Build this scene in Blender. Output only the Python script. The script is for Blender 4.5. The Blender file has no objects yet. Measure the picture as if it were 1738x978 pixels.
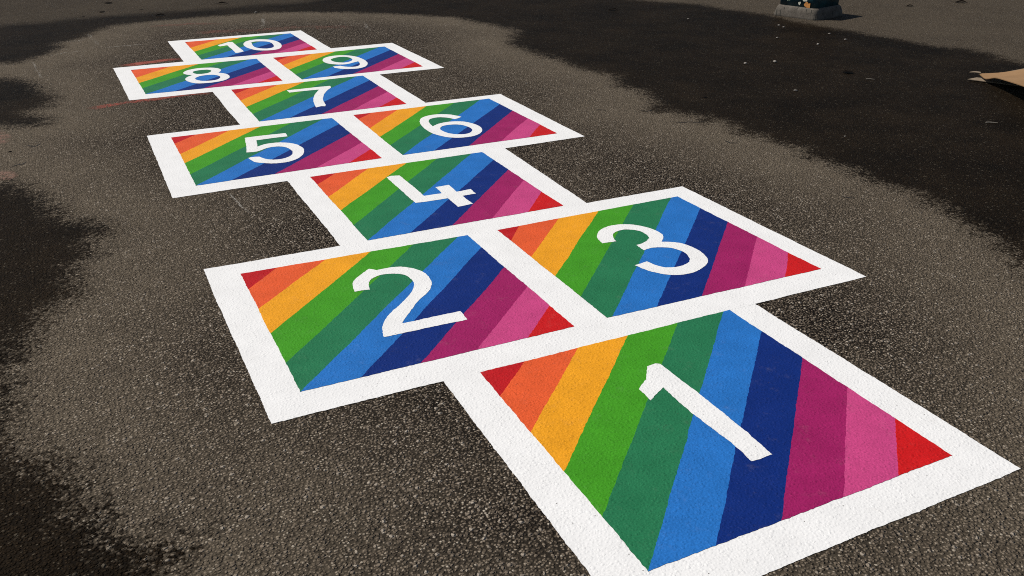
import bpy, bmesh, math, random
import numpy as np
from mathutils import Vector, Matrix, noise
from mathutils.geometry import tessellate_polygon

sc = bpy.context.scene
col = sc.collection

# ---------------------------------------------------------------- camera, sky, sun, exposure
CAM_LOC = [-1.35672, -1.1851, 1.35967]
CAM_ROT = [[0.9015819, 0.1896046, -0.3888447], [-0.4325491, 0.380192, -0.81753], [-0.0071718, 0.9052647, 0.4247875]]
LENS = 32.2777
cam_data = bpy.data.cameras.new('camera')
cam = bpy.data.objects.new('camera', cam_data)
col.objects.link(cam)
cam_data.sensor_width = 36.0
cam_data.sensor_fit = 'HORIZONTAL'
cam_data.lens = LENS
cam_data.clip_start = 0.02
cam_data.clip_end = 2000
M = Matrix([list(r) for r in CAM_ROT]).to_4x4()
M.translation = Vector(CAM_LOC)
cam.matrix_world = M
sc.camera = cam

SUN_EL = math.radians(56)
SUN_AZ = math.atan2(-0.75, 0.66)          # from +Y towards +X
world = bpy.data.worlds.new('World')
sc.world = world
world.use_nodes = True
wn = world.node_tree
wn.nodes.clear()
sky = wn.nodes.new('ShaderNodeTexSky')
sky.sky_type = 'NISHITA'
sky.sun_disc = False
sky.sun_elevation = SUN_EL
sky.sun_rotation = SUN_AZ
bg = wn.nodes.new('ShaderNodeBackground')
bg.inputs['Strength'].default_value = 0.055
wo = wn.nodes.new('ShaderNodeOutputWorld')
wn.links.new(sky.outputs[0], bg.inputs['Color'])
wn.links.new(bg.outputs[0], wo.inputs['Surface'])

sun_data = bpy.data.lights.new('sun', 'SUN')
sun_data.energy = 4.0
sun_data.angle = math.radians(0.5)
sun_data.color = (1.0, 0.95, 0.88)
sun = bpy.data.objects.new('sun', sun_data)
sdir = Vector((math.sin(SUN_AZ) * math.cos(SUN_EL), math.cos(SUN_AZ) * math.cos(SUN_EL), math.sin(SUN_EL)))
sun.rotation_euler = sdir.to_track_quat('Z', 'Y').to_euler()
sun.location = (-4, 6, 6)
col.objects.link(sun)

sc.view_settings.view_transform = 'Standard'
sc.view_settings.look = 'None'
sc.view_settings.gamma = 1.0
sc.view_settings.exposure = 0.0
sc.view_settings.use_curve_mapping = False
sc.render.engine = 'CYCLES'
sc.cycles.use_denoising = False
sc.cycles.max_bounces = 4
sc.cycles.filter_width = 1.0

# ---------------------------------------------------------------- measured data (metres on the ground)
INNER = {1: [(-0.4474, 0.9486), (0.4558, 0.9541), (0.4409, 0.053), (-0.4626, 0.0393)], 2: [(-0.9421, 1.9757), (-0.0592, 1.9526), (-0.0604, 1.0764), (-0.9441, 1.0743)], 3: [(0.0723, 1.9498), (0.9487, 1.9595), (0.9581, 1.0742), (0.0635, 1.085)], 4: [(-0.4332, 2.9659), (0.4534, 2.9639), (0.4437, 2.0806), (-0.4309, 2.0774)], 5: [(-0.9326, 3.9768), (-0.046, 3.9799), (-0.0348, 3.099), (-0.9351, 3.0758)], 6: [(0.0832, 3.9886), (0.9577, 3.9918), (0.9611, 3.0995), (0.0743, 3.0997)], 7: [(-0.4374, 4.9849), (0.458, 4.9993), (0.4541, 4.0994), (-0.4382, 4.0932)], 8: [(-0.9651, 5.9528), (-0.078, 5.9407), (-0.075, 5.1001), (-0.95, 5.1119)], 9: [(0.0426, 5.9228), (0.9343, 5.9624), (0.9359, 5.0979), (0.0522, 5.0769)], 10: [(-0.4626, 6.9237), (0.4113, 6.9284), (0.4244, 6.0919), (-0.453, 6.1027)]}
BASE = {2: [(-1.056, 2.0783), (0.0072, 2.0706), (0.0008, 0.952), (-1.0538, 0.9497)], 3: [(0.0072, 2.0706), (1.0483, 2.0631), (1.0553, 0.9542), (0.0008, 0.952)], 5: [(-1.0492, 4.0755), (0.0185, 4.0745), (0.0199, 2.9648), (-1.055, 2.9468)], 6: [(0.0185, 4.0745), (1.0725, 4.0736), (1.063, 2.9822), (0.0199, 2.9648)], 8: [(-1.0746, 6.0877), (-0.0189, 6.0905), (-0.0106, 4.9833), (-1.0582, 4.982)], 9: [(-0.0189, 6.0905), (1.0427, 6.0933), (1.0556, 4.9847), (-0.0106, 4.9833)], 1: [(-0.5615, 0.9508), (0.5603, 0.9531), (0.5479, -0.0595), (-0.5796, -0.0811)], 4: [(-0.5422, 2.9554), (0.5873, 2.9742), (0.5513, 2.0667), (-0.5416, 2.0746)], 7: [(-0.5548, 4.9826), (0.5752, 4.9841), (0.5692, 4.0741), (-0.5502, 4.0751)], 10: [(-0.5861, 7.0283), (0.5282, 7.0372), (0.5351, 6.092), (-0.5841, 6.089)]}
DIGITS = {1: [[[(0.005, 0.7607), (0.0371, 0.7646), (0.0496, 0.7568), (0.0502, 0.6519), (0.0529, 0.5693), (0.0514, 0.4281), (0.0509, 0.387), (0.0455, 0.2521), (-0.0185, 0.2499), (-0.0153, 0.308), (-0.0235, 0.4997), (-0.0192, 0.6407), (-0.0873, 0.5986), (-0.0852, 0.6639), (-0.0379, 0.7014)]]], 2: [[[(-0.5122, 1.8087), (-0.4899, 1.784), (-0.4617, 1.7862), (-0.4275, 1.7846), (-0.391, 1.7691), (-0.3605, 1.7374), (-0.3438, 1.6975), (-0.339, 1.6552), (-0.3429, 1.6181), (-0.3524, 1.5845), (-0.3693, 1.5511), (-0.3985, 1.5167), (-0.429, 1.4881), (-0.455, 1.462), (-0.475, 1.4338), (-0.4973, 1.4074), (-0.5229, 1.3798), (-0.5481, 1.3436), (-0.5001, 1.3397), (-0.424, 1.3415), (-0.3449, 1.339), (-0.3474, 1.2724), (-0.4037, 1.274), (-0.4803, 1.277), (-0.5739, 1.279), (-0.629, 1.2794), (-0.6302, 1.2935), (-0.6067, 1.3643), (-0.5806, 1.4013), (-0.5498, 1.4372), (-0.5099, 1.4702), (-0.4744, 1.5068), (-0.4381, 1.5527), (-0.4118, 1.5973), (-0.403, 1.6352), (-0.4041, 1.6746), (-0.4143, 1.7034), (-0.4351, 1.7226), (-0.4648, 1.7357), (-0.4878, 1.7383), (-0.5144, 1.7297), (-0.5372, 1.7108), (-0.5511, 1.6879), (-0.56, 1.6545), (-0.5634, 1.6356), (-0.5828, 1.6395), (-0.6162, 1.6414), (-0.6111, 1.68), (-0.599, 1.7202), (-0.5788, 1.7488), (-0.5509, 1.7743)]]], 3: [[[(0.4018, 1.7237), (0.4254, 1.7521), (0.4567, 1.7728), (0.4958, 1.7855), (0.5333, 1.7834), (0.5735, 1.7679), (0.6001, 1.7423), (0.6211, 1.7086), (0.632, 1.671), (0.6352, 1.6332), (0.6336, 1.6073), (0.6185, 1.5798), (0.5885, 1.5473), (0.6216, 1.5308), (0.6485, 1.5045), (0.6617, 1.4642), (0.6656, 1.4169), (0.6597, 1.3713), (0.6496, 1.3368), (0.6352, 1.3129), (0.6051, 1.2859), (0.5692, 1.2663), (0.5343, 1.2542), (0.4964, 1.2513), (0.4606, 1.2598), (0.4302, 1.2807), (0.406, 1.311), (0.3851, 1.3472), (0.3725, 1.4022), (0.4304, 1.4115), (0.4402, 1.3721), (0.4539, 1.3441), (0.4755, 1.3281), (0.5025, 1.3198), (0.5378, 1.3233), (0.5652, 1.3363), (0.5836, 1.3542), (0.5989, 1.3859), (0.6052, 1.4187), (0.5998, 1.4498), (0.5872, 1.4808), (0.5651, 1.4985), (0.5384, 1.5094), (0.5139, 1.5134), (0.4802, 1.5056), (0.483, 1.5622), (0.5197, 1.5691), (0.5452, 1.5819), (0.5667, 1.6014), (0.5757, 1.6231), (0.5778, 1.6531), (0.5751, 1.6814), (0.5604, 1.7024), (0.5372, 1.7213), (0.5115, 1.7251), (0.4831, 1.7186), (0.4613, 1.7027), (0.4448, 1.6756), (0.4359, 1.6497), (0.4335, 1.6319), (0.3759, 1.6369), (0.3785, 1.6698), (0.3886, 1.6995)]]], 4: [[[(-0.1125, 2.7913), (-0.0867, 2.8043), (-0.0473, 2.7901), (-0.0465, 2.6453), (-0.0482, 2.4688), (0.0356, 2.4653), (0.0394, 2.5564), (0.1067, 2.5586), (0.1018, 2.4537), (0.174, 2.4614), (0.1709, 2.3926), (0.105, 2.3915), (0.1071, 2.2775), (0.034, 2.2674), (0.0356, 2.39), (-0.0532, 2.3913), (-0.115, 2.3977)]]], 5: [[[(-0.5756, 3.7848), (-0.4751, 3.7856), (-0.3597, 3.7765), (-0.364, 3.7078), (-0.4402, 3.7104), (-0.5321, 3.7061), (-0.5545, 3.5835), (-0.5227, 3.6064), (-0.4857, 3.6171), (-0.4368, 3.6121), (-0.3973, 3.5869), (-0.3678, 3.552), (-0.3496, 3.5033), (-0.3446, 3.4427), (-0.3529, 3.3899), (-0.3738, 3.3355), (-0.4049, 3.2877), (-0.4379, 3.2599), (-0.477, 3.2446), (-0.5193, 3.2443), (-0.5621, 3.2617), (-0.6156, 3.3063), (-0.6274, 3.3518), (-0.6333, 3.3994), (-0.614, 3.4076), (-0.578, 3.3983), (-0.569, 3.3621), (-0.5519, 3.3311), (-0.5209, 3.3109), (-0.4854, 3.3107), (-0.4533, 3.3258), (-0.4275, 3.3536), (-0.4123, 3.3921), (-0.4078, 3.4367), (-0.4153, 3.4883), (-0.4325, 3.5212), (-0.4581, 3.5392), (-0.492, 3.5419), (-0.5241, 3.5294), (-0.5511, 3.5051), (-0.5782, 3.4906), (-0.6233, 3.4996), (-0.6007, 3.6412)]]], 6: [[[(0.3775, 3.6681), (0.3967, 3.7126), (0.4236, 3.7484), (0.4588, 3.7695), (0.5063, 3.779), (0.549, 3.7684), (0.5919, 3.7373), (0.6132, 3.7014), (0.6312, 3.6584), (0.6103, 3.6413), (0.5787, 3.6245), (0.5659, 3.6531), (0.5461, 3.6854), (0.5117, 3.7087), (0.479, 3.7088), (0.448, 3.6917), (0.4267, 3.6536), (0.414, 3.5959), (0.4086, 3.5409), (0.446, 3.5689), (0.4848, 3.5862), (0.5242, 3.5906), (0.5635, 3.5812), (0.5982, 3.5602), (0.6244, 3.5199), (0.6407, 3.4638), (0.642, 3.4057), (0.6286, 3.3512), (0.6007, 3.3003), (0.568, 3.2678), (0.5287, 3.2491), (0.4823, 3.2488), (0.4376, 3.264), (0.3997, 3.2958), (0.3702, 3.3495), (0.3536, 3.4119), (0.3501, 3.4837), (0.3548, 3.5581), (0.3652, 3.621)], [(0.4296, 3.4837), (0.4508, 3.5141), (0.477, 3.5267), (0.5149, 3.5283), (0.5525, 3.509), (0.5764, 3.4705), (0.5838, 3.4253), (0.5788, 3.3767), (0.5588, 3.3366), (0.5299, 3.3118), (0.4953, 3.3099), (0.4598, 3.33), (0.4333, 3.3662), (0.4224, 3.4165), (0.4211, 3.4524)]]], 7: [[[(-0.1169, 4.7955), (-0.0231, 4.7955), (0.0783, 4.797), (0.1703, 4.7892), (0.1642, 4.7376), (0.1333, 4.6996), (0.095, 4.6329), (0.0622, 4.556), (0.0341, 4.47), (0.0177, 4.3983), (0.01, 4.3412), (0.0084, 4.3075), (-0.0052, 4.2678), (-0.0292, 4.2801), (-0.0626, 4.2637), (-0.0529, 4.3477), (-0.0359, 4.4348), (-0.0117, 4.5208), (0.0163, 4.5983), (0.0441, 4.6592), (0.0761, 4.7196), (0.0192, 4.7249), (-0.0499, 4.7271), (-0.116, 4.7232)]]], 8: [[[(-0.6434, 5.6761), (-0.6255, 5.724), (-0.5898, 5.7635), (-0.5424, 5.7845), (-0.4859, 5.7839), (-0.4305, 5.759), (-0.3952, 5.7141), (-0.3869, 5.6509), (-0.396, 5.6106), (-0.4209, 5.5599), (-0.3972, 5.535), (-0.3755, 5.4861), (-0.3695, 5.4151), (-0.3804, 5.36), (-0.4057, 5.3133), (-0.441, 5.2786), (-0.4883, 5.2625), (-0.5446, 5.2572), (-0.6082, 5.273), (-0.6403, 5.3242), (-0.6608, 5.3989), (-0.6626, 5.459), (-0.6434, 5.5091), (-0.6132, 5.5482), (-0.5951, 5.5634), (-0.624, 5.5847), (-0.6434, 5.6259)], [(-0.5792, 5.6743), (-0.5547, 5.6999), (-0.5156, 5.7118), (-0.4748, 5.7034), (-0.4526, 5.6659), (-0.4592, 5.6244), (-0.489, 5.5829), (-0.5276, 5.5717), (-0.5625, 5.5837), (-0.5796, 5.6239)], [(-0.5959, 5.4482), (-0.5768, 5.4865), (-0.5456, 5.513), (-0.5032, 5.5217), (-0.462, 5.5064), (-0.4371, 5.4626), (-0.4311, 5.4167), (-0.4437, 5.3689), (-0.4706, 5.3294), (-0.5122, 5.3216), (-0.5551, 5.3322), (-0.5836, 5.3646), (-0.5974, 5.4072)]]], 9: [[[(0.3458, 5.6447), (0.3737, 5.7167), (0.414, 5.7596), (0.4661, 5.7809), (0.5228, 5.7756), (0.5688, 5.7431), (0.6088, 5.6814), (0.6274, 5.5993), (0.6319, 5.5023), (0.6237, 5.4218), (0.6057, 5.3556), (0.5672, 5.2868), (0.5186, 5.2467), (0.4754, 5.2405), (0.4244, 5.2529), (0.3829, 5.2889), (0.3538, 5.3402), (0.3555, 5.3903), (0.4096, 5.3914), (0.4364, 5.3406), (0.4776, 5.3117), (0.5121, 5.3156), (0.5469, 5.3565), (0.5676, 5.4284), (0.574, 5.4862), (0.5269, 5.4573), (0.4748, 5.4242), (0.4231, 5.4288), (0.376, 5.4685), (0.3486, 5.5205), (0.3386, 5.5866)], [(0.404, 5.6454), (0.4405, 5.6895), (0.4874, 5.7129), (0.5284, 5.7043), (0.5557, 5.669), (0.5622, 5.5939), (0.5459, 5.5397), (0.5079, 5.4979), (0.4658, 5.4893), (0.4311, 5.5152), (0.4062, 5.5666)]]], 10: [[[(-0.2449, 6.644), (-0.1733, 6.7156), (-0.1425, 6.7506), (-0.1127, 6.7392), (-0.1079, 6.2786), (-0.1472, 6.249), (-0.1757, 6.24), (-0.1764, 6.6078), (-0.2379, 6.5823)]], [[(-0.056, 6.5875), (-0.022, 6.6912), (0.0211, 6.7474), (0.0751, 6.7645), (0.1371, 6.7478), (0.1907, 6.6917), (0.2206, 6.5963), (0.2272, 6.4815), (0.2124, 6.3698), (0.1815, 6.2803), (0.1441, 6.2377), (0.0895, 6.2253), (0.032, 6.2455), (-0.0168, 6.2917), (-0.0429, 6.3674), (-0.0594, 6.4602)], [(0.0209, 6.6461), (0.0597, 6.6703), (0.1104, 6.6547), (0.1547, 6.6087), (0.1664, 6.5136), (0.1566, 6.3886), (0.1294, 6.3288), (0.0838, 6.311), (0.0401, 6.334), (0.006, 6.4045), (0.0045, 6.5013)]]]}
DRY = [[-2.0502, 6.6921], [-1.8179, 6.6906], [-1.7069, 6.6324], [-1.6113, 6.7565], [-1.4984, 6.9319], [-1.3855, 7.2061], [-1.398, 7.3893], [-1.1849, 7.6182], [-1.1448, 7.7607], [-0.9893, 8.0944], [-0.8486, 8.1659], [-0.4851, 8.2378], [-0.1154, 8.2378], [0.4615, 8.2172], [0.8443, 8.0959], [1.2444, 7.8366], [1.7025, 7.421], [1.9973, 7.0995], [2.049, 6.7989], [2.1777, 6.4351], [2.2001, 6.1449], [2.0171, 5.9154], [1.8937, 5.6454], [1.8585, 5.3789], [1.911, 4.8809], [1.9288, 4.449], [1.9863, 4.2023], [1.8689, 3.9211], [1.9196, 3.7256], [1.8728, 3.5015], [1.6768, 3.3074], [1.7886, 3.203], [1.8726, 3.0532], [1.8078, 2.9258], [1.9125, 2.9295], [1.9239, 2.7958], [1.864, 2.6637], [1.9128, 2.5863], [1.9034, 2.4147], [1.938, 2.2889], [1.8869, 2.1546], [1.8981, 2.072], [1.924, 1.9215], [1.8618, 1.7072], [1.9169, 1.5335], [1.8771, 1.3417], [1.8482, 1.2297], [1.7908, 1.1096], [1.7431, 1.0074], [1.6842, 0.8666], [1.6209, 0.7582], [1.5351, 0.5522], [1.3181, 0.2028], [0.8818, -0.2328], [-0.0182, -0.6817], [-0.9756, -0.4299], [-1.4005, 0.1205], [-1.3834, 0.4345], [-1.3789, 0.5136], [-1.3346, 0.5286], [-1.3509, 0.5638], [-1.4416, 0.6382], [-1.4937, 0.742], [-1.5275, 0.8493], [-1.5651, 0.9182], [-1.5909, 0.9966], [-1.6596, 1.077], [-1.6747, 1.2372], [-1.6944, 1.3297], [-1.7014, 1.4698], [-1.6897, 1.6018], [-1.6521, 1.6956], [-1.6407, 1.8235], [-1.5965, 1.9459], [-1.5331, 2.0395], [-1.4848, 2.0838], [-1.5061, 2.2332], [-1.4736, 2.3596], [-1.4065, 2.4269], [-1.4334, 2.4728], [-1.4181, 2.6072], [-1.333, 2.6355], [-1.4009, 2.8108], [-1.4846, 2.8683], [-1.5204, 3.0543], [-1.614, 3.282], [-1.6747, 3.4406], [-1.7522, 3.5463], [-1.9007, 3.6023], [-1.9566, 4.7577], [-1.7765, 4.708], [-1.6852, 4.6186], [-1.5795, 4.6069], [-1.5383, 4.7021], [-1.5929, 4.8507], [-1.64, 4.9684], [-1.5622, 5.0408], [-1.4892, 5.2395], [-1.5461, 5.5223], [-1.6543, 5.9117], [-1.8059, 6.1158], [-2.0279, 6.2315]]
DRY2 = [[5.714, 10.3408], [4.4565, 8.1441], [4.0529, 7.2785], [4.2596, 7.0181], [4.5056, 6.6466], [4.5226, 6.2774], [4.6751, 5.8165], [4.614, 5.4211], [4.6198, 5.1986], [4.717, 4.7683], [4.6783, 4.5628], [4.7356, 4.4079], [4.7635, 4.1831], [4.7231, 3.9483], [4.8783, 3.8114], [4.8707, 3.6285], [4.811, 3.4064], [4.773, 3.1876], [4.638, 2.5981], [5.1037, 1.3477], [18.282, 7.4118]]
SEMI = [[-3.2814, 9.0706], [-1.8561, 8.5221], [-1.3649, 8.6328], [-0.8454, 8.672], [-0.302, 8.6728], [0.3904, 8.6989], [0.9968, 8.7004], [1.6332, 9.129], [2.8358, 11.9838], [4.6328, 19.1], [-5.7785, 25.5568]]
PEB = [[4.012, 4.4367, 0.0253], [3.2577, 4.0526, 0.0342], [3.0303, 4.101, 0.0292], [2.774, 3.2826, 0.024], [4.3376, 5.2787, 0.0252], [4.3121, 5.1875, 0.0222], [3.9209, 4.8101, 0.0234], [4.3516, 4.4905, 0.0236], [4.4324, 4.7572, 0.0216], [0.3844, 8.2588, 0.028], [3.8483, 5.9463, 0.0201], [2.2957, 2.3519, 0.0101]]
LEAF = [[-0.8622, 9.6648, 0.0913], [-0.9652, 9.0315, 0.0662], [-0.5985, 9.0087, 0.0397], [-1.1485, 8.7944, 0.0388], [-0.4698, 8.5105, 0.1136], [0.2023, 9.0366, 0.1272], [3.464, 3.5376, 0.0795], [2.1637, 3.4028, 0.0305], [3.5356, 6.7471, 0.1027], [6.8606, 5.5041, 0.1371], [6.2296, 5.572, 0.0921], [-1.7171, 4.0814, 0.021], [5.4147, 6.3398, 0.0459]]
TWIG = [[3.4445, 3.3186, 0.0561], [3.2145, 2.1896, 0.0637]]
CRACKS = [[[-1.6373, 4.1852], [-1.6205, 4.1521], [-1.6038, 4.1313], [-1.5896, 4.1485], [-1.5751, 4.1782]], [[-1.7056, 3.7959], [-1.6797, 3.8149], [-1.6587, 3.815], [-1.6402, 3.8492]], [[1.4017, 3.4491], [1.43, 3.4424], [1.4538, 3.4144]], [[1.6564, 3.0178], [1.6837, 2.9824], [1.7352, 2.9702], [1.7717, 2.9372], [1.8231, 2.9466]], [[1.6352, 3.3131], [1.6584, 3.2856], [1.6945, 3.2904]], [[1.6803, 2.578], [1.6803, 2.5286], [1.713, 2.5119]], [[1.5903, 1.6372], [1.6066, 1.6117], [1.6239, 1.5945]]]
CHALK = [[[-1.1649, 7.7382], [-1.1417, 7.4681], [-1.1049, 7.0867]], [[-1.5996, 6.65], [-1.5745, 6.3033], [-1.5407, 5.9355]], [[0.5413, 8.7097], [0.537, 8.6888]], [[-1.1091, 6.9461], [-0.9739, 6.9885], [-0.8165, 6.9924], [-0.6942, 6.9867]], [[-1.5299, 6.7648], [-1.3692, 6.8907], [-1.1979, 6.9095]], [[-0.8284, 3.0032], [-0.8125, 2.8419], [-0.7992, 2.7073], [-0.783, 2.5856]], [[-1.4156, 7.3986], [-1.3072, 7.4321], [-1.1939, 7.4335]], [[1.1745, 7.2687], [1.1141, 7.0046], [1.0567, 6.6875]], [[0.3839, 7.9285], [0.3161, 7.5787], [0.2635, 7.3526]]]
REDS = [[[-1.3029, 4.8585], [-1.1832, 4.9112], [-1.0625, 4.9328], [-0.8853, 4.9623], [-0.7023, 4.9927], [-0.5463, 5.0039]], [[-1.0371, 6.1614], [-0.8712, 6.1942], [-0.7036, 6.2044], [-0.5643, 6.2317]], [[-0.6577, 7.881], [-0.4026, 7.8898], [-0.1757, 7.8424], [-0.0183, 7.6839]], [[-0.3242, 7.3568], [0.0126, 7.2783], [0.362, 7.2296], [0.7116, 7.1484], [0.983, 6.9678]]]
PINK = [[[-1.8355, 4.6815], [-1.75, 4.5683], [-1.7071, 4.4251], [-1.7114, 4.298], [-1.75, 4.2427], [-1.8226, 4.2552]], [[-1.8081, 3.7744], [-1.7258, 3.7534], [-1.6788, 3.6882], [-1.6681, 3.6017], [-1.7028, 3.5503], [-1.8026, 3.5912]]]
POST = [[4.6896, 5.8087, 0.0], [4.7892, 5.4021, 0.0], [5.2494, 5.4262, 0.0]]


# ---------------------------------------------------------------- node helpers
class NT:
    def __init__(s, name):
        s.m = bpy.data.materials.new(name)
        s.m.use_nodes = True
        s.t = s.m.node_tree
        s.t.nodes.clear()
        s.out = s.t.nodes.new('ShaderNodeOutputMaterial')
        s.b = s.t.nodes.new('ShaderNodeBsdfPrincipled')
        s.t.links.new(s.b.outputs[0], s.out.inputs['Surface'])
        geo = s.t.nodes.new('ShaderNodeNewGeometry')
        s.pos = geo.outputs['Position']
    def put(s, sock, v):
        if isinstance(v, bpy.types.NodeSocket):
            s.t.links.new(v, sock)
        elif isinstance(v, (tuple, list)) and len(v) == 3 and sock.type == 'RGBA':
            sock.default_value = (*v, 1)
        else:
            sock.default_value = v
    def math(s, op, a, b=0.0, c=None, clamp=False):
        n = s.t.nodes.new('ShaderNodeMath'); n.operation = op; n.use_clamp = clamp
        s.put(n.inputs[0], a); s.put(n.inputs[1], b)
        if c is not None: s.put(n.inputs[2], c)
        return n.outputs[0]
    def noise(s, scale, detail=2.0, rough=0.5, vec=None, w=0.0):
        n = s.t.nodes.new('ShaderNodeTexNoise'); n.noise_dimensions = '4D'
        s.put(n.inputs['Vector'], vec or s.pos); n.inputs['W'].default_value = w
        n.inputs['Scale'].default_value = scale; n.inputs['Detail'].default_value = detail
        n.inputs['Roughness'].default_value = rough
        return n.outputs['Fac']
    def voro(s, scale, vec=None, feature='F1', smooth=None):
        n = s.t.nodes.new('ShaderNodeTexVoronoi'); n.feature = feature; n.voronoi_dimensions = '2D'
        s.put(n.inputs['Vector'], vec or s.pos); n.inputs['Scale'].default_value = scale
        if smooth is not None: n.inputs['Smoothness'].default_value = smooth
        return n
    def ramp(s, fac, stops, interp='LINEAR'):
        n = s.t.nodes.new('ShaderNodeValToRGB'); n.color_ramp.interpolation = interp
        cr = n.color_ramp
        while len(cr.elements) < len(stops): cr.elements.new(0.5)
        for e, (p, c) in zip(cr.elements, stops):
            e.position = p; e.color = (*c, 1) if not isinstance(c, float) else (c, c, c, 1)
        s.put(n.inputs[0], fac)
        return n.outputs[0]
    def sstep(s, v, lo, hi, a=0.0, b=1.0):
        n = s.t.nodes.new('ShaderNodeMapRange'); n.interpolation_type = 'SMOOTHSTEP'
        s.put(n.inputs['Value'], v); n.inputs['From Min'].default_value = lo; n.inputs['From Max'].default_value = hi
        n.inputs['To Min'].default_value = a; n.inputs['To Max'].default_value = b
        return n.outputs[0]
    def mix(s, f, a, b, mode='MIX'):
        n = s.t.nodes.new('ShaderNodeMix'); n.data_type = 'RGBA'; n.blend_type = mode
        s.put(n.inputs[0], f); s.put(n.inputs[6], a); s.put(n.inputs[7], b)
        return n.outputs[2]
    def attr(s, name):
        n = s.t.nodes.new('ShaderNodeAttribute'); n.attribute_name = name
        return n.outputs['Fac']
    def warp(s, amt, scale, w=0.0):
        n = s.t.nodes.new('ShaderNodeTexNoise'); n.noise_dimensions = '4D'; n.inputs['W'].default_value = w
        n.inputs['Scale'].default_value = scale; n.inputs['Detail'].default_value = 1.0
        s.t.links.new(s.pos, n.inputs['Vector'])
        a = s.t.nodes.new('ShaderNodeVectorMath'); a.operation = 'MULTIPLY_ADD'
        s.t.links.new(n.outputs['Color'], a.inputs[0]); a.inputs[1].default_value = (amt, amt, 0)
        s.t.links.new(s.pos, a.inputs[2])
        return a.outputs[0]
    def bump(s, h, dist, strength=1.0, normal=None):
        n = s.t.nodes.new('ShaderNodeBump'); n.inputs['Distance'].default_value = dist
        n.inputs['Strength'].default_value = strength
        s.put(n.inputs['Height'], h)
        if normal is not None: s.t.links.new(normal, n.inputs['Normal'])
        return n.outputs[0]
    def done(s, color, rough, normal=None, spec=0.5):
        s.put(s.b.inputs['Base Color'], color); s.put(s.b.inputs['Roughness'], rough)
        s.put(s.b.inputs['Specular IOR Level'], spec)
        if normal is not None: s.put(s.b.inputs['Normal'], normal)
        return s.m

def stones(n):
    """the chip surface shared by bare and painted asphalt: (height, random per chip, gap mask)"""
    vec = n.warp(0.006, 120.0)
    v1 = n.voro(125.0, vec)
    d1 = v1.outputs['Distance']
    rnd = n.t.nodes.new('ShaderNodeSeparateColor'); n.t.links.new(v1.outputs['Color'], rnd.inputs[0])
    dome = n.sstep(d1, 0.05, 0.62, 1.0, 0.0)
    lift = n.math('MULTIPLY', rnd.outputs[1], 0.9)
    h = n.math('MULTIPLY', dome, n.math('ADD', lift, 0.35))
    # larger chips lie among the small ones
    v2 = n.voro(72.0, n.warp(0.010, 70.0, 5.0))
    rn2 = n.t.nodes.new('ShaderNodeSeparateColor'); n.t.links.new(v2.outputs['Color'], rn2.inputs[0])
    big = n.math('MULTIPLY', n.sstep(rn2.outputs[0], 0.70, 0.74), n.sstep(v2.outputs['Distance'], 0.36, 0.44, 1.0, 0.0))
    h2 = n.math('MULTIPLY', n.sstep(v2.outputs['Distance'], 0.05, 0.46, 1.0, 0.0), 1.9)
    h = n.math('ADD', n.math('MULTIPLY', h, n.math('SUBTRACT', 1.0, big)), n.math('MULTIPLY', h2, big))
    h = n.math('ADD', h, n.math('MULTIPLY', n.noise(45.0, 3.0, 0.6), 0.9))
    n.big = big; n.bigrnd = rn2.outputs[1]
    return h, rnd.outputs[0], rnd.outputs[2], d1

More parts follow.
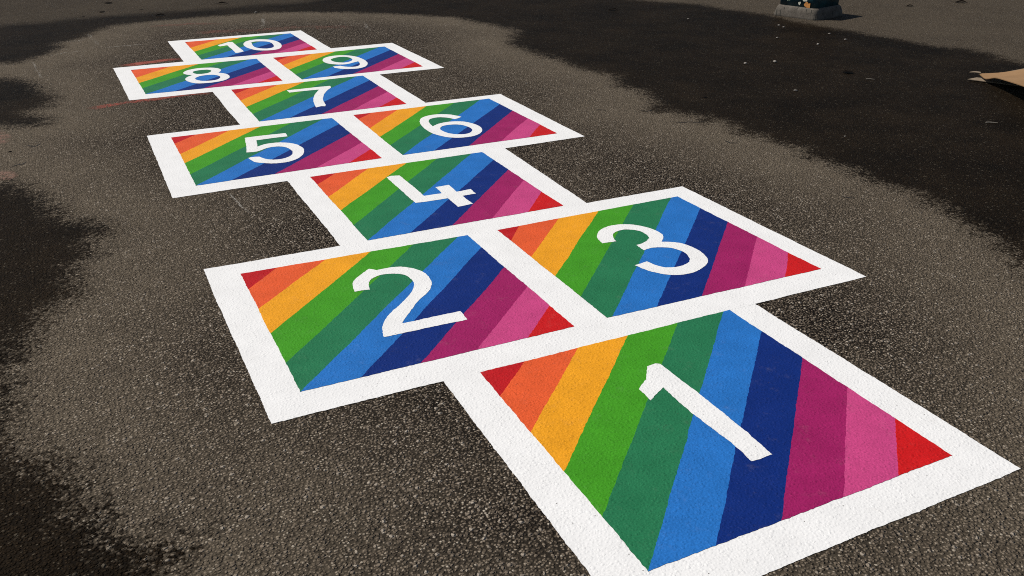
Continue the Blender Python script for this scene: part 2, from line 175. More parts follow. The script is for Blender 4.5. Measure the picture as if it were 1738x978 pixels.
# ---------------------------------------------------------------- materials
def mat_asphalt():
    n = NT('asphalt')
    h, r0, r2, d1 = stones(n)
    # chips: many dark, some tan, a few pale
    chip = n.ramp(r0, [(0.0, (0.030, 0.023, 0.017)), (0.25, (0.068, 0.054, 0.040)), (0.60, (0.118, 0.095, 0.071)),
                       (0.86, (0.178, 0.145, 0.110)), (0.95, (0.27, 0.23, 0.18)), (1.0, (0.36, 0.32, 0.26))])
    gap = n.sstep(d1, 0.25, 0.50)
    dark = n.mix(gap, chip, (0.007, 0.0055, 0.0045))
    lchip = n.ramp(n.bigrnd, [(0.0, (0.045, 0.036, 0.028)), (0.5, (0.110, 0.090, 0.070)), (0.80, (0.20, 0.165, 0.130)), (1.0, (0.34, 0.30, 0.25))])
    dark = n.mix(n.big, dark, lchip)
    # patches where the binder has worn off or dust has settled
    big = n.noise(1.1, 3.0, 0.6, w=3.0)
    mid = n.noise(7.0, 4.0, 0.65, w=5.0)
    sdf = n.attr('dry')
    ring = n.sstep(sdf, 0.10, 0.85, 1.0, 0.0)
    far = n.attr('far')
    dust = n.math('ADD', n.math('MULTIPLY', ring, 0.62), n.math('MULTIPLY', n.math('SUBTRACT', big, 0.5), 0.9))
    dust = n.math('ADD', dust, n.math('MULTIPLY', n.math('SUBTRACT', mid, 0.5), 0.5))
    dust = n.math('ADD', dust, 0.07, clamp=True)
    dust = n.math('MULTIPLY', dust, n.ramp(n.noise(70.0, 2.0, 0.6, w=11.0), [(0.35, 0.45), (0.6, 1.0)]))
    tan = n.mix(n.noise(160.0, 2.0, 0.7, w=8.0), (0.095, 0.078, 0.056), (0.190, 0.158, 0.116))
    base = n.mix(n.math('MULTIPLY', dust, 0.80, clamp=True), dark, tan)
    fine = n.noise(420.0, 2.0, 0.6, w=2.0)
    base = n.mix(1.0, base, n.ramp(fine, [(0.25, 0.72), (0.75, 1.28)]), 'MULTIPLY')
    # damp asphalt outside the dried patches; ragged edge follows the chips
    rag = n.math('MULTIPLY', n.math('SUBTRACT', n.noise(3.2, 5.0, 0.70, w=1.0), 0.5), 0.24)
    rag2 = n.math('MULTIPLY', n.math('SUBTRACT', n.noise(16.0, 5.0, 0.75, w=4.0), 0.5), 0.31)
    rag3 = n.math('MULTIPLY', n.math('SUBTRACT', r2, 0.5), 0.13)
    edge = n.math('ADD', n.math('ADD', sdf, rag), n.math('ADD', rag2, rag3))
    dry = n.sstep(edge, -0.055, 0.085)
    edge2 = n.math('ADD', n.math('ADD', far, rag), n.math('ADD', rag2, rag3))
    dry2 = n.sstep(edge2, -0.06, 0.08, 0.0, 0.62)
    edge3 = n.math('ADD', n.attr('halfdry'), n.math('MULTIPLY', rag, 1.5))
    dry3 = n.sstep(edge3, -0.15, 0.25, 0.0, 0.42)
    dryall = n.math('MAXIMUM', dry, n.math('MAXIMUM', dry2, dry3))
    wetcol = n.mix(1.0, base, n.mix(n.ramp(n.noise(2.3, 4.0, 0.65, w=9.0), [(0.35, 0.0), (0.65, 1.0)]), (0.070, 0.056, 0.040), (0.150, 0.122, 0.090)), 'MULTIPLY')
    pale = n.math('MULTIPLY', n.big, n.sstep(n.bigrnd, 0.74, 0.98))
    pale = n.math('MAXIMUM', pale, n.math('MULTIPLY', n.sstep(r0, 0.93, 0.97), n.sstep(d1, 0.2, 0.4, 1.0, 0.0)))
    wetcol = n.mix(n.math('MULTIPLY', pale, 0.42), wetcol, (0.095, 0.085, 0.066))
    colr = n.mix(dryall, wetcol, base)
    rough = n.math('ADD', n.math('MULTIPLY', dryall, 0.30), 0.62)
    spec = n.math('ADD', n.math('MULTIPLY', dryall, 0.02), 0.03)
    colr = n.mix(1.0, colr, (1.24, 1.22, 1.20), 'MULTIPLY')
    nrm = n.bump(n.math('ADD', h, n.math('MULTIPLY', fine, 0.25)), 0.0042)
    return n.done(colr, rough, nrm, spec)

def mat_paint(name, c, dirt=0.10, pin=0.72, white=False):
    n = NT(name)
    h, r0, r2, d1 = stones(n)
    soft = n.math('ADD', n.math('MULTIPLY', h, 0.55), n.math('MULTIPLY', n.noise(90.0, 3.0, 0.6, w=6.0), 0.6))
    mott = n.noise(9.0, 4.0, 0.6, w=7.0)
    k = 1.0
    lo = tuple(x * (0.90 if not white else 0.95) for x in c)
    hi = tuple(min(1, x * (1.10 if not white else 1.04) + (0.002 if not white else 0)) for x in c)
    base = n.mix(n.ramp(mott, [(0.3, 0.0), (0.7, 1.0)]), lo, hi)
    grain = n.noise(260.0, 2.0, 0.6, w=3.0)
    g = (0.84, 1.16) if not white else (0.95, 1.03)
    base = n.mix(1.0, base, n.ramp(grain, [(0.28, g[0]), (0.72, g[1])]), 'MULTIPLY')
    # scuffs and tiny pinholes where a chip or a pit is not covered
    scuff = n.math('MULTIPLY', n.sstep(n.noise(14.0, 6.0, 0.78, w=12.0), 0.54, 0.80), dirt * 1.5)
    base = n.mix(scuff, base, (0.33, 0.30, 0.26))
    v = n.voro(34.0)
    vr = n.t.nodes.new('ShaderNodeSeparateColor'); n.t.links.new(v.outputs['Color'], vr.inputs[0])
    hole = n.math('MULTIPLY', n.sstep(vr.outputs[0], 0.962, 0.972), n.sstep(v.outputs['Distance'], 0.035, 0.075, 1.0, 0.0))
    base = n.mix(n.math('MULTIPLY', hole, 0.8 if white else 0.5), base, (0.06, 0.05, 0.04))
    nrm = n.bump(soft, 0.0012 if not white else 0.0010)
    return n.done(base, 0.7 if white else 0.6, nrm, 0.14)

def mat_simple(name, c1, c2, scale, rough=0.8, bumpd=0.002, spec=0.3):
    n = NT(name)
    f = n.noise(scale, 4.0, 0.6)
    return n.done(n.mix(n.ramp(f, [(0.3, 0.0), (0.7, 1.0)]), c1, c2), rough, n.bump(f, bumpd), spec)

def mat_worn(name, c, cover, w, scale=30.0):
    """old paint or chalk: only some of the chips still carry it"""
    n = NT(name)
    h, r0, r2, d1 = stones(n)
    f = n.math('ADD', n.math('MULTIPLY', n.noise(scale, 4.0, 0.7, w=w), 0.7), n.math('MULTIPLY', r2, 0.3))
    f = n.math('ADD', f, n.math('MULTIPLY', n.math('SUBTRACT', n.noise(2.5, 2.0, 0.5, w=w + 1), 0.5), 0.5))
    e = n.attr('edge')
    f = n.math('MULTIPLY', n.sstep(f, 0.62 - cover * 0.3, 0.76 - cover * 0.3), e)
    n.put(n.b.inputs['Alpha'], n.math('MULTIPLY', f, 0.35 + 0.5 * cover, clamp=True))
    return n.done(c, 0.85, n.bump(h, 0.002), 0.2)

ASPHALT = mat_asphalt()
WHITE = mat_paint('white_road_paint', (0.772, 0.768, 0.754), 0.16, white=True)
COLS = [('red', (0.42, 0.006, 0.009)), ('orange', (0.66, 0.090, 0.022)), ('yellow', (0.72, 0.300, 0.010)),
        ('green', (0.046, 0.265, 0.010)), ('teal green', (0.015, 0.150, 0.062)), ('light blue', (0.015, 0.138, 0.44)),
        ('navy blue', (0.0008, 0.018, 0.145)), ('magenta', (0.280, 0.009, 0.092)), ('pink', (0.480, 0.050, 0.180)),
        ('red', (0.50, 0.006, 0.007))]
STRIPE = [mat_paint(f'{nm}_paint'.replace(' ', '_'), c) for nm, c in COLS]

# ---------------------------------------------------------------- mesh helpers
def tag(o, label=None, cat=None, group=None, kind=None):
    if label: o['label'] = label
    if cat: o['category'] = cat
    if group: o['group'] = group
    if kind: o['kind'] = kind
    return o

def link(name, me, mat=None, parent=None):
    o = bpy.data.objects.new(name, me)
    col.objects.link(o)
    if mat is not None: me.materials.append(mat)
    if parent is not None: o.parent = parent
    return o

def brush(p):
    """hand-painted wander of every paint edge, one field for the whole court so that neighbours meet"""
    q = Vector((p[0], p[1], 0.0))
    a = noise.noise_vector(q * 5.0) * 0.0030
    b = noise.noise_vector(q * 30.0 + Vector((9, 3, 1))) * 0.0016
    c = noise.noise_vector(q * 110.0 + Vector((2, 7, 5))) * 0.0021
    return (p[0] + a.x + b.x + c.x, p[1] + a.y + b.y + c.y)

def densify(loop, step=0.007):
    out = []
    for i, a in enumerate(loop):
        b = loop[(i + 1) % len(loop)]
        n = max(1, int(math.dist(a, b) / step))
        for k in range(n):
            t = k / n
            out.append((a[0] + (b[0] - a[0]) * t, a[1] + (b[1] - a[1]) * t))
    return out

def chaikin(loop, keep_cos=0.55):
    """round only the gentle corners of a traced outline; sharp ones stay sharp"""
    out = []
    n = len(loop)
    for i in range(n):
        p0, p1, p2 = Vector(loop[i - 1]), Vector(loop[i]), Vector(loop[(i + 1) % n])
        u, v = p1 - p0, p2 - p1
        if u.length < 1e-6 or v.length < 1e-6 or u.normalized().dot(v.normalized()) < keep_cos:
            out.append(tuple(p1))
        else:
            out.append(tuple(p1.lerp(p0, 0.25))); out.append(tuple(p1.lerp(p2, 0.25)))
    return out

def sheet(name, loops, z, mat, parent, rough_edge=True, step=0.007):
    loops = [densify(l, step) for l in loops]
    if rough_edge: loops = [[brush(p) for p in l] for l in loops]
    vecs = [[Vector((x, y, 0)) for x, y in l] for l in loops]
    tris = tessellate_polygon(vecs)
    verts = [(v.x, v.y, z) for l in vecs for v in l]
    me = bpy.data.meshes.new(name)
    fixed = []
    for t in tris:
        a, b, c = (Vector(verts[i]) for i in t)
        if (b - a).cross(c - a).z < 0: t = (t[0], t[2], t[1])
        fixed.append(tuple(t))
    me.from_pydata(verts, [], fixed)
    me.update()
    return link(name, me, mat, parent)

def lerp(a, b, t): return (a[0] + (b[0] - a[0]) * t, a[1] + (b[1] - a[1]) * t)

# ---------------------------------------------------------------- ground
def sdf(px, py, poly):
    P = np.array(poly); Q = np.roll(P, -1, axis=0)
    d = np.full(px.shape, 1e9); inside = np.zeros(px.shape, bool)
    for (ax, ay), (bx, by) in zip(P, Q):
        ex, ey = bx - ax, by - ay
        t = np.clip(((px - ax) * ex + (py - ay) * ey) / (ex * ex + ey * ey + 1e-12), 0, 1)
        d = np.minimum(d, np.hypot(px - ax - t * ex, py - ay - t * ey))
        cond = ((ay > py) != (by > py))
        with np.errstate(divide='ignore', invalid='ignore'):
            xi = ax + (py - ay) * ex / (ey if ey != 0 else 1e-12)
        inside ^= cond & (px < xi)
    return np.where(inside, d, -d)

def graded(lo, hi, step, far=600.0, grow=1.35):
    xs = list(np.arange(lo, hi + 1e-6, step))
    s, x = step, lo
    left = []
    while x > -far: s *= grow; x -= s; left.append(x)
    s, x = step, xs[-1]
    right = []
    while x < far: s *= grow; x += s; right.append(x)
    return np.array(left[::-1] + xs + right)

gx, gy = graded(-3.2, 7.2, 0.03), graded(-1.6, 11.5, 0.03)
X, Y = np.meshgrid(gx, gy)
nx, ny = len(gx), len(gy)
Zg = np.zeros(X.size)
verts = np.stack([X.ravel(), Y.ravel(), Zg], 1)
idx = np.arange(nx * ny).reshape(ny, nx)
faces = np.stack([idx[:-1, :-1].ravel(), idx[:-1, 1:].ravel(), idx[1:, 1:].ravel(), idx[1:, :-1].ravel()], 1)
me = bpy.data.meshes.new('ground')
me.vertices.add(len(verts)); me.vertices.foreach_set('co', verts.ravel())
me.loops.add(faces.size); me.loops.foreach_set('vertex_index', faces.ravel().astype(np.int32))
me.polygons.add(len(faces))
me.polygons.foreach_set('loop_start', (np.arange(len(faces)) * 4).astype(np.int32))
me.update(calc_edges=True)
for nm, poly in (('dry', DRY), ('far', DRY2), ('halfdry', SEMI)):
    at = me.attributes.new(nm, 'FLOAT', 'POINT')
    at.data.foreach_set('value', np.clip(sdf(X.ravel(), Y.ravel(), poly), -3, 3).astype(np.float32))
ground = tag(link('ground', me, ASPHALT), kind='structure')

# ---------------------------------------------------------------- hopscotch court
court = bpy.data.objects.new('hopscotch', None)
court.empty_display_size = 0.3
court.location = (0, 0, 0)
col.objects.link(court)
tag(court, 'rainbow striped hopscotch with ten white framed numbered squares painted on asphalt', 'hopscotch')

T_END = [0.145, 0.345, 0.545, 0.742, 0.952]; L_END = [0.148, 0.370, 0.578, 0.790, 1.0]
B_START = [0.197, 0.406, 0.612, 0.804]; R_END = [0.176, 0.396, 0.600, 0.800]
SPEC = {1: ([.160, .362, .561, .771, .972], [.160, .375, .580, .787, 1.0], [.194, .396, .602, .799], [.182, .393, .599, .793]),
        2: ([.149, .353, .553, .747, .954], [.164, .352, .568, .802, 1.0], [.202, .408, .615, .812], [.159, .401, .611, .804]),
        3: ([.109, .319, .541, .740, .964], [.148, .355, .579, .797, 1.0], [.214, .419, .617, .816], [.189, .396, .602, .807]),
        4: ([.140, .323, .542, .724, .934], [.145, .360, .575, .790, 1.0], [.205, .410, .615, .806], [.167, .365, .561, .771]),
        5: ([.146, .346, .540, .736, .944], [.151, .384, .576, .793, 1.0], [.179, .403, .627, .808], [.169, .414, .641, .800]),
        6: ([.130, .316, .528, .734, .933], [.121, .368, .582, .782, 1.0], [.194, .415, .618, .806], [.179, .378, .599, .775]),
        8: ([.050, .310, .530, .735, .945], [.045, .350, .570, .780, 1.0], [.197, .406, .612, .804], [.176, .396, .600, .800]),
        10: ([.055, .310, .530, .735, .945], [.050, .350, .570, .780, 1.0], [.197, .406, .612, .804], [.176, .396, .600, .800])}
WORDS = {1: 'one', 2: 'two', 3: 'three', 4: 'four', 5: 'five', 6: 'six', 7: 'seven', 8: 'eight', 9: 'nine', 10: 'ten'}

for k in range(1, 11):
    TL, TR, BR, BL = INNER[k]
    sq = sheet('square', [BASE[k]], 0.0015, WHITE, court)
    sq['label'] = f'white framed rainbow square with the number {k}'
    top, left, bot, right = SPEC.get(k, (T_END, L_END, B_START, R_END))
    lines = [(lerp(TL, BL, left[i]), lerp(TL, TR, top[i])) for i in range(4)]
    bl_t = 0.023 if k == 3 else 0.0
    lines.append((lerp(BL, BR, bl_t) if bl_t else BL, lerp(TL, TR, top[4])))
    lines += [(lerp(BL, BR, bot[i]), lerp(TR, BR, right[i])) for i in range(4)]
    for i in range(10):
        if i == 0: loop = [TL, lines[0][0], lines[0][1]]
        elif i <= 3: loop = [lines[i - 1][0], lines[i][0], lines[i][1], lines[i - 1][1]]
        elif i == 4:
            loop = [lines[3][0], BL] + ([lines[4][0]] if bl_t else []) + [lines[4][1], lines[3][1]]
        elif i == 5: loop = [lines[4][0], lines[5][0], lines[5][1], TR, lines[4][1]]
        elif i <= 8: loop = [lines[i - 1][0], lines[i][0], lines[i][1], lines[i - 1][1]]
        else: loop = [lines[8][0], BR, lines[8][1]]
        st = sheet('stripe', [loop], 0.0023, STRIPE[i], sq)
        st['label'] = f'{COLS[i][0]} diagonal stripe' if i not in (0, 9) else ('red corner at the far left' if i == 0 else 'red corner at the near right')
    for loops in DIGITS[k]:
        if k not in (1, 4): loops = [chaikin(l, 0.68) for l in loops]
        nm = sheet('numeral', loops, 0.0031, WHITE, sq, step=0.006)
        nm['label'] = f'white painted number {k}' if k < 10 else ('white painted 1 of the number 10' if len(loops) == 1 else 'white painted 0 of the number 10')

# ---------------------------------------------------------------- worn lines, chalk, cracks
def ribbon(name, pts, width, z, mat, parent=None, taper=False):
    """a flat band with a soft 'edge' attribute across it"""
    P = []
    for a, b in zip(pts[:-1], pts[1:]):
        n = max(1, int(math.dist(a, b) / 0.04))
        P += [lerp(a, b, i / n) for i in range(n)]
    P.append(tuple(pts[-1]))
    verts, faces, vals = [], [], []
    N = len(P)
    for i, p in enumerate(P):
        q0, q1 = P[max(0, i - 1)], P[min(N - 1, i + 1)]
        d = Vector((q1[0] - q0[0], q1[1] - q0[1])); d = d.normalized() if d.length > 0 else Vector((1, 0))
        nrm = Vector((-d.y, d.x))
        w = width * (0.8 + 0.5 * noise.noise(Vector((p[0] * 6, p[1] * 6, 3))))
        if taper: w *= math.sin(math.pi * (i + 0.4) / (N - 0.2))
        endf = min(1.0, i / 3.0, (N - 1 - i) / 3.0) if N > 6 else 1.0
        off = noise.noise(Vector((p[0] * 9, p[1] * 9, 8))) * width * 0.35
        for s, v in ((-1, 0.0), (-0.55, 1.0), (0.55, 1.0), (1, 0.0)):
            verts.append((p[0] + nrm.x * (w * 0.5 * s + off), p[1] + nrm.y * (w * 0.5 * s + off), z)); vals.append(v * endf)
    for i in range(N - 1):
        for j in range(3):
            a = i * 4 + j
            faces.append((a, a + 4, a + 5, a + 1))
    me = bpy.data.meshes.new(name); me.from_pydata(verts, [], faces); me.update()
    if me.polygons[0].normal.z < 0: me.flip_normals()
    at = me.attributes.new('edge', 'FLOAT', 'POINT'); at.data.foreach_set('value', vals)
    return link(name, me, mat, parent)

RED_OLD = mat_worn('old_red_paint', (0.34, 0.085, 0.060), 0.95, 20.0)
RED_FAINT = mat_worn('faint_red_paint', (0.22, 0.09, 0.065), 0.45, 22.0)
PINK_OLD = mat_worn('pink_dust', (0.27, 0.16, 0.12), 0.60, 24.0, 12.0)
CHALKM = mat_worn('chalk', (0.42, 0.39, 0.34), 0.45, 26.0, 60.0)
for pts, w, m, lab in ((REDS[0], 0.13, RED_OLD, 'worn red painted line running along the near edge of square 8'),
                       (REDS[1], 0.13, RED_OLD, 'worn red painted line beside the far left edge of square 8'),
                       (REDS[2], 0.16, RED_FAINT, 'short faint red line near the damp edge behind square 10'),
                       (REDS[3], 0.22, RED_FAINT, 'long faint red line just behind the far edge of square 10')):
    tag(ribbon('faded_line', pts, w, 0.0008, m), lab, 'painted line', 'faded red lines around the far squares')
CH_LAB = ['pale chalk stroke crossing the damp edge at the upper left', 'pale curved chalk stroke near the left damp patch', None,
          'thin chalk line reaching towards the left corner of square 10', 'thin faint chalk line in the upper left beside the damp edge',
          'thin pale chalk scratch on bare asphalt between squares 5 and 2', 'pale chalk smear lying along the damp edge at the upper left',
          'small curved chalk mark behind square 9', 'short upright chalk mark behind the far edge of square 10']
CH_W = [.035, .02, 0, .03, .02, .016, .06, .035, .05]
for pts, lab, w in zip(CHALK, CH_LAB, CH_W):
    if lab: tag(ribbon('chalk_mark', pts, w, 0.0010, CHALKM), lab, 'chalk mark', 'chalk marks on the asphalt')
PLAB = ['far pinkish dried patch at the left edge of the asphalt', 'near pinkish dried patch at the left edge of the asphalt']
for poly, lab in zip(PINK, PLAB):
    c = (sum(p[0] for p in poly) / len(poly), sum(p[1] for p in poly) / len(poly))
    rings = 5; N = 0
    loop = densify(chaikin(poly), 0.03); N = len(loop)
    verts = []; vals = []
    for r in range(rings + 1):
        t = r / rings
        for p in loop:
            q = lerp(p, c, t); verts.append((q[0], q[1], 0.0006)); vals.append(min(1.0, t * 2.2))
    faces = [(r * N + i, r * N + (i + 1) % N, (r + 1) * N + (i + 1) % N, (r + 1) * N + i) for r in range(rings) for i in range(N)]
    me = bpy.data.meshes.new('pink_stain'); me.from_pydata(verts, [], faces); me.update()
    if me.polygons[0].normal.z < 0: me.flip_normals()
    at = me.attributes.new('edge', 'FLOAT', 'POINT'); at.data.foreach_set('value', vals)
    tag(link('pink_stain', me, PINK_OLD), lab, 'stain')
CRACKM = mat_simple('crack_dark', (0.008, 0.006, 0.005), (0.02, 0.016, 0.012), 80)
for pts in CRACKS:
    ribbon('crack', pts, 0.014, 0.0012, CRACKM, ground, taper=True)

# ---------------------------------------------------------------- litter
random.seed(5)
PEBM = mat_simple('pale_stone', (0.19, 0.17, 0.145), (0.34, 0.31, 0.275), 90)
def make_pebble(size, seed):
    bm = bmesh.new()
    bmesh.ops.create_icosphere(bm, subdivisions=2, radius=0.5)
    for v in bm.verts:
        n = noise.noise(v.co * 2.3 + Vector((seed * 7.1, 0, 0)))
        v.co = Vector((v.co.x * (1 + n * .5) * 1.15, v.co.y * (1 + n * .5) * 0.85, v.co.z * 0.55)) * size
    me = bpy.data.meshes.new('pebble'); bm.to_mesh(me); bm.free()
    for p in me.polygons: p.use_smooth = True
    return me
PEB_LAB = ['pale pebble alone in the upper middle of the dark damp asphalt', 'largest pale pebble in the dark damp asphalt',
           'whitish flat pebble close to the left of the largest pale pebble', 'pale pebble nearest the dried edge below the largest pebble',
           'left one of two tiny pebbles just below the post', 'right one of two tiny pebbles just below the post',
           'tiny pebble a little further below the two under the post', 'tiny pale pebble right of the lone pebble in the damp asphalt',
           'tiny pebble between the post and the lone pebble', 'tiny pale pebble behind square 10', 'tiny pale pebble in the far damp strip left of the post',
           'tiny pebble near the ragged dried edge in the middle right']
for i, (x, y, s) in enumerate(PEB):
    o = link('pebble', make_pebble(max(s * .85, .010), i), PEBM if i == 0 else None)
    if i: o.data.materials.append(PEBM)
    o.location = (x, y, 0.0 + s * 0.2); o.rotation_euler.z = random.uniform(0, 6.28)
    tag(o, PEB_LAB[i], 'pebble', 'pale pebbles scattered on the asphalt')

LEAFM = mat_simple('dead_leaf', (0.002, 0.0015, 0.001), (0.008, 0.005, 0.003), 60, 0.9, 0.002, 0.05)
def make_leaf(size, aspect, seed):
    """a small curled dead leaf: pointed blade with a folded midrib and a short stalk"""
    rnd = random.Random(seed)
    verts, faces = [], []
    N = 12
    for i in range(N + 1):
        t = i / N
        w = math.sin(math.pi * t ** 0.8) ** 0.8 * 0.5 * aspect * (1 + 0.25 * math.sin(t * 23 + seed))
        arch = math.sin(math.pi * t) * 0.14 + 0.03 * math.sin(t * 9 + seed)
        for j, s in enumerate((-1, -.5, 0, .5, 1)):
            verts.append(((t - .5) * size, s * w * size, size * (0.02 + arch * (0.4 + .5 * abs(s)))))
    for i in range(N):
        for j in range(4):
            a = i * 5 + j; faces.append((a, a + 5, a + 6, a + 1))
    b = len(verts)
    for k in range(4):
        for dx, dz in ((0, 0), (0, .02)):
            verts.append(((-.5 - k * .08) * size, (-.01 + k * .015) * size, (0.02 + dz + k * .01) * size))
    for k in range(3): faces.append((b + 2 * k, b + 2 * k + 2, b + 2 * k + 3, b + 2 * k + 1))
    me = bpy.data.meshes.new('leaf'); me.from_pydata(verts, [], faces); me.update()
    for p in me.polygons: p.use_smooth = True
    me.materials.append(LEAFM)
    return me
LEAF_ASP = [.6, .7, .5, .6, .35, .3, .9, .7, .4, .5, .35, .9, .5]
LEAF_LAB = ['dark dead leaf in the far upper left, larger of a close pair', 'dark dead leaf in the far upper left, nearer one of a close pair',
            'small dark leaf right of the pair at the upper left', 'smallest dark leaf left of the pair at the upper left',
            'long dark leaf at the damp edge behind and left of square 10', 'long thin dark leaf in the far strip behind square 10',
            'dark crumpled leaf on the damp asphalt left of the cardboard', 'small dark leaf in the damp asphalt just above the dried edge',
            'long dark leaf in the far damp strip left of the post', 'long dark leaf at the top right beyond the post',
            'small dark leaf between the post and the long leaf at top right', 'dark crumb of leaf at the left edge between two pink stains',
            'small dark leaf lying beside the painted post']
RV = Matrix(CAM_ROT)
for i, (x, y, s) in enumerate(LEAF):
    if i == 12: continue
    o = link('leaf', make_leaf(s, LEAF_ASP[i], i))
    o.location = (x, y, 0.001); o.rotation_euler.z = -0.444 + random.uniform(-.25, .25)
    tag(o, LEAF_LAB[i], 'leaf', 'dead leaves on the asphalt')
TWIGM = mat_simple('pale_twig', (0.22, 0.19, 0.15), (0.34, 0.30, 0.25), 120)
for (x, y, s), lab in zip(TWIG, ('pale twig on the damp asphalt between dark leaf and cardboard', 'pale twig on the damp asphalt below the cardboard')):
    bm = bmesh.new(); R6 = 6; rows = []
    for i in range(9):
        t = i / 8; r = s * 0.055 * (1 - .5 * t)
        c = Vector(((t - .5) * s, 0.05 * s * math.sin(t * 5), r * .9 + 0.02 * s * math.sin(t * 3)))
        rows.append([bm.verts.new(c + Vector((0, math.cos(a * 6.283 / R6) * r, math.sin(a * 6.283 / R6) * r))) for a in range(R6)])
    for a, b in zip(rows[:-1], rows[1:]):
        for j in range(R6): bm.faces.new((a[j], b[j], b[(j + 1) % R6], a[(j + 1) % R6]))
    bm.faces.new(rows[0]); bm.faces.new(rows[-1][::-1])
    bmesh.ops.recalc_face_normals(bm, faces=bm.faces)
    me = bpy.data.meshes.new('twig'); bm.to_mesh(me); bm.free()
    o = link('twig', me, TWIGM); o.location = (x, y, 0); o.rotation_euler.z = -0.5
    tag(o, lab, 'twig', 'twigs on the damp asphalt')

# ---------------------------------------------------------------- painted post on its concrete footing
def loft(name, sections, mat, parent, cap=True, smooth=True):
    bm = bmesh.new(); rows = [[bm.verts.new(p) for p in s] for s in sections]
    for a, b in zip(rows[:-1], rows[1:]):
        n = len(a)
        for j in range(n): bm.faces.new((a[j], a[(j + 1) % n], b[(j + 1) % n], b[j]))
    if cap: bm.faces.new(rows[0][::-1]); bm.faces.new(rows[-1])
    bmesh.ops.recalc_face_normals(bm, faces=bm.faces)
    me = bpy.data.meshes.new(name); bm.to_mesh(me); bm.free()
    for p in me.polygons: p.use_smooth = smooth
    return link(name, me, mat, parent)

def rsquare(half, rad, z, n=7, wob=0.0, seed=0):
    pts = []
    for c, (sx, sy) in enumerate(((1, 1), (-1, 1), (-1, -1), (1, -1))):
        for i in range(n):
            a = math.pi / 2 * (c + i / (n - 1))
            x = sx * (half - rad) + rad * math.cos(a); y = sy * (half - rad) + rad * math.sin(a)
            w = 1 + wob * noise.noise(Vector((x * 14, y * 14, z * 14 + seed)))
            pts.append((x * w, y * w, z))
    return pts

def mat_concrete():
    n = NT('worn_concrete')
    f = n.noise(14.0, 6.0, 0.7); g = n.noise(90.0, 3.0, 0.6, w=3)
    c = n.mix(n.ramp(f, [(0.3, 0.0), (0.7, 1.0)]), (0.075, 0.064, 0.052), (0.165, 0.145, 0.120))
    v = n.voro(26.0); c = n.mix(n.sstep(v.outputs['Distance'], 0.10, 0.17, 0.8, 0.0), c, (0.03, 0.03, 0.025))
    c = n.mix(1.0, c, n.ramp(g, [(0.3, 0.8), (0.7, 1.2)]), 'MULTIPLY')
    return n.done(c, 0.9, n.bump(n.math('ADD', f, n.math('MULTIPLY', g, 0.3)), 0.006), 0.2)
def mat_mural():
    n = NT('dark_teal_mural_paint')
    f = n.noise(9.0, 3.0, 0.6, w=2)
    c = n.mix(n.ramp(f, [(0.35, 0.0), (0.7, 1.0)]), (0.006, 0.030, 0.038), (0.014, 0.075, 0.100))
    return n.done(c, 0.45, n.bump(n.noise(60.0, 3.0, 0.6), 0.002), 0.4)

p0, p1, p2 = (Vector(p) for p in POST)
e1 = (p0 - p1).normalized(); ang = math.atan2(e1.y, e1.x)
half = 0.5 * ((p0 - p1).length + (p2 - p1).length) / 2 + 0.012
centre = (p0 + p2) / 2
post = bpy.data.objects.new('painted_post', None)
post.location = (centre.x, centre.y, 0); post.rotation_euler.z = ang
post.empty_display_size = 0.3
col.objects.link(post)
tag(post, 'dark teal post painted with flowers on a worn square concrete footing', 'post')
CONC = mat_concrete(); MURAL = mat_mural()
loft('footing', [rsquare(half * s, half * .22, z, wob=.05) for s, z in ((1.02, -0.02), (1.0, 0.015), (.98, 0.05), (.95, 0.085), (.90, 0.098))], CONC, post)
HP = 0.34
shaft = loft('shaft', [rsquare(half * .85, half * .16, z, wob=.012, seed=4) for z in (0.088, 0.2, 0.28, HP)] + [rsquare(half * .79, half * .16, HP + .02)], MURAL, post)
# painted flowers on the two faces that can be seen
PET = [mat_simple('cream_paint', (0.55, 0.52, 0.40), (0.70, 0.68, 0.56), 40), mat_simple('orange_paint', (0.55, 0.20, 0.05), (0.70, 0.33, 0.09), 40),
       mat_simple('pale_green_paint', (0.22, 0.30, 0.20), (0.33, 0.42, 0.30), 40)]
def blob(cx, cz, r, face, mat, seed, petals=5):
    d = half * .85 + .006
    pts = []
    for i in range(40):
        a = i * math.tau / 40
        rr = r * (0.80 + 0.12 * math.cos(petals * a + seed) + 0.16 * math.sin(3 * a + seed * 2) + .1 * math.sin(2 * a + seed))
        x, z = cx + rr * math.cos(a), cz + rr * math.sin(a)
        x = max(-half * .62, min(half * .62, x)); z = max(0.1, z)
        pts.append((-x, -d, z) if face == 'y' else ((-d, x, z) if face == 'x' else (x, d, z)))
    me = bpy.data.meshes.new('flower')
    c = len(pts); ctr = tuple(sum(p[k] for p in pts) / c for k in range(3))
    me.from_pydata(pts + [ctr], [], [(i, (i + 1) % c, c) for i in range(c)]); me.update()
    return link('flower', me, mat, post)
FACES = [(-0.12, 0.115, 0.042, 'z', 1), (-0.085, 0.165, 0.022, 'z', 0), (-0.03, 0.13, 0.016, 'z', 0), (0.09, 0.16, 0.022, 'z', 2), (-0.06, 0.22, 0.035, 'z', 1), (0.07, 0.27, 0.04, 'z', 0), (0.04, 0.2, 0.035, 'x', 2), (-0.05, 0.28, 0.04, 'x', 1)]

for i, (cx, cz, r, face, m) in enumerate(FACES): blob(cx, cz, r, face, PET[m], i * 1.7)

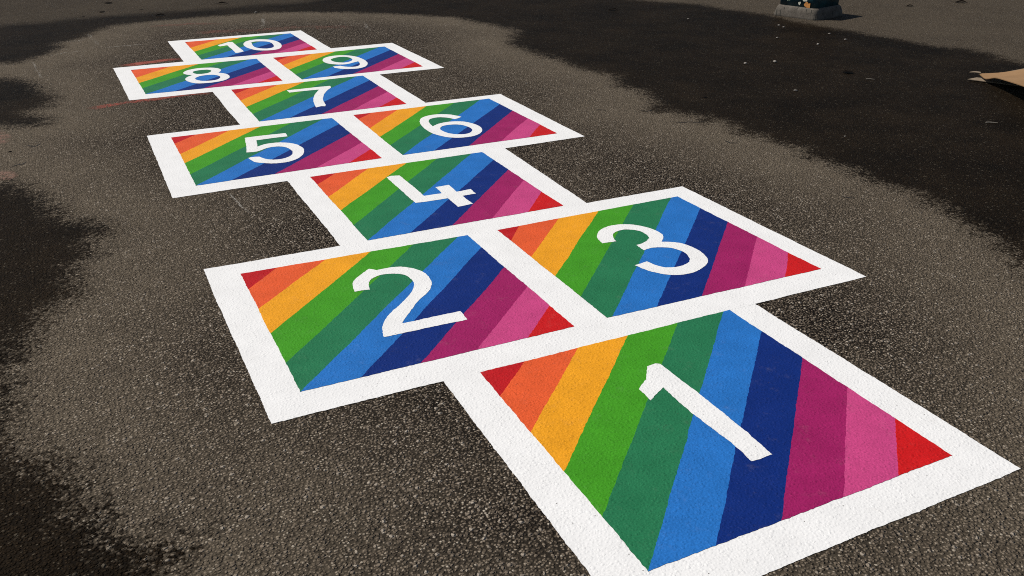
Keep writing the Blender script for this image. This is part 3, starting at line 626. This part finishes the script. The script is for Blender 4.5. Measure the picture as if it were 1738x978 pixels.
# ---------------------------------------------------------------- flattened cardboard box
def mat_card():
    n = NT('brown_cardboard')
    f = n.noise(5.0, 4.0, 0.6); g = n.noise(120.0, 3.0, 0.6, w=2)
    c = n.mix(n.ramp(f, [(0.3, 0.0), (0.7, 1.0)]), (0.25, 0.145, 0.068), (0.31, 0.185, 0.090))
    c = n.mix(1.0, c, n.ramp(g, [(0.3, 0.93), (0.7, 1.05)]), 'MULTIPLY')
    return n.done(c, 0.85, n.bump(f, 0.004), 0.2)
CARD = mat_card()
CARD_IN = mat_simple('pale_cardboard', (0.20, 0.15, 0.10), (0.27, 0.21, 0.145), 20)
board = bpy.data.objects.new('cardboard', None)
tip = Vector((4.075, 2.995, 0)); board.location = tip
col.objects.link(board)
tag(board, 'flattened brown cardboard box curling up on the damp asphalt at the right edge', 'cardboard')
E1 = Vector((-0.52, -0.854, 0)).normalized()       # towards the viewer
E2 = Vector((0.90, -0.40, 0)).normalized()         # away to the right
def slab(name, fn, nu, nv, thick, mat, parent):
    top = [[Vector(fn(i / nu, j / nv)) for j in range(nv + 1)] for i in range(nu + 1)]
    bm = bmesh.new()
    A = [[bm.verts.new(p) for p in r] for r in top]
    B = [[bm.verts.new(p - Vector((0, 0, thick))) for p in r] for r in top]
    for i in range(nu):
        for j in range(nv):
            bm.faces.new((A[i][j], A[i + 1][j], A[i + 1][j + 1], A[i][j + 1]))
            bm.faces.new((B[i][j], B[i][j + 1], B[i + 1][j + 1], B[i + 1][j]))
    for i in range(nu):
        bm.faces.new((A[i][0], B[i][0], B[i + 1][0], A[i + 1][0])); bm.faces.new((A[i][nv], A[i + 1][nv], B[i + 1][nv], B[i][nv]))
    for j in range(nv):
        bm.faces.new((A[0][j], A[0][j + 1], B[0][j + 1], B[0][j])); bm.faces.new((A[nu][j], B[nu][j], B[nu][j + 1], A[nu][j + 1]))
    bmesh.ops.recalc_face_normals(bm, faces=bm.faces)
    me = bpy.data.meshes.new(name); bm.to_mesh(me); bm.free()
    return link(name, me, mat, parent)
def upper(u, v):
    a, b = u * 1.05, v * 0.85
    p = E1 * a + E2 * b
    rise = 0.20 * max(0.0, b - 0.13) ** 1.3
    z = 0.045 + 0.115 * a / (1 + .25 * a) - 0.026 * math.exp(-((a - .12) / .1) ** 2) * math.exp(-(b / .15) ** 2) + rise
    return (p.x, p.y, z)
slab('panel', upper, 24, 20, 0.005, CARD, board)
def lower(u, v):
    p = Vector((-0.093, 0.004, 0)) + Vector((0.42, -0.91, 0)) * (u * .5) + Vector((0.95, 0.0, 0)) * (v * .6)
    return (p.x, p.y, 0.010 + 0.02 * v)
lo = slab('lower_panel', lower, 10, 10, 0.004, CARD_IN, board)
def flapf(u, v):
    p = Vector((-0.035, 0.045, 0)) + Vector((0.05, -0.045, 0)) * u + Vector((-0.03, -0.03, 0)) * (v - .5) * (0.25 + u)
    return (p.x, p.y, 0.043 + 0.004 * math.sin(u * 3.1))
slab('torn_flap', flapf, 6, 3, 0.003, CARD_IN, board)
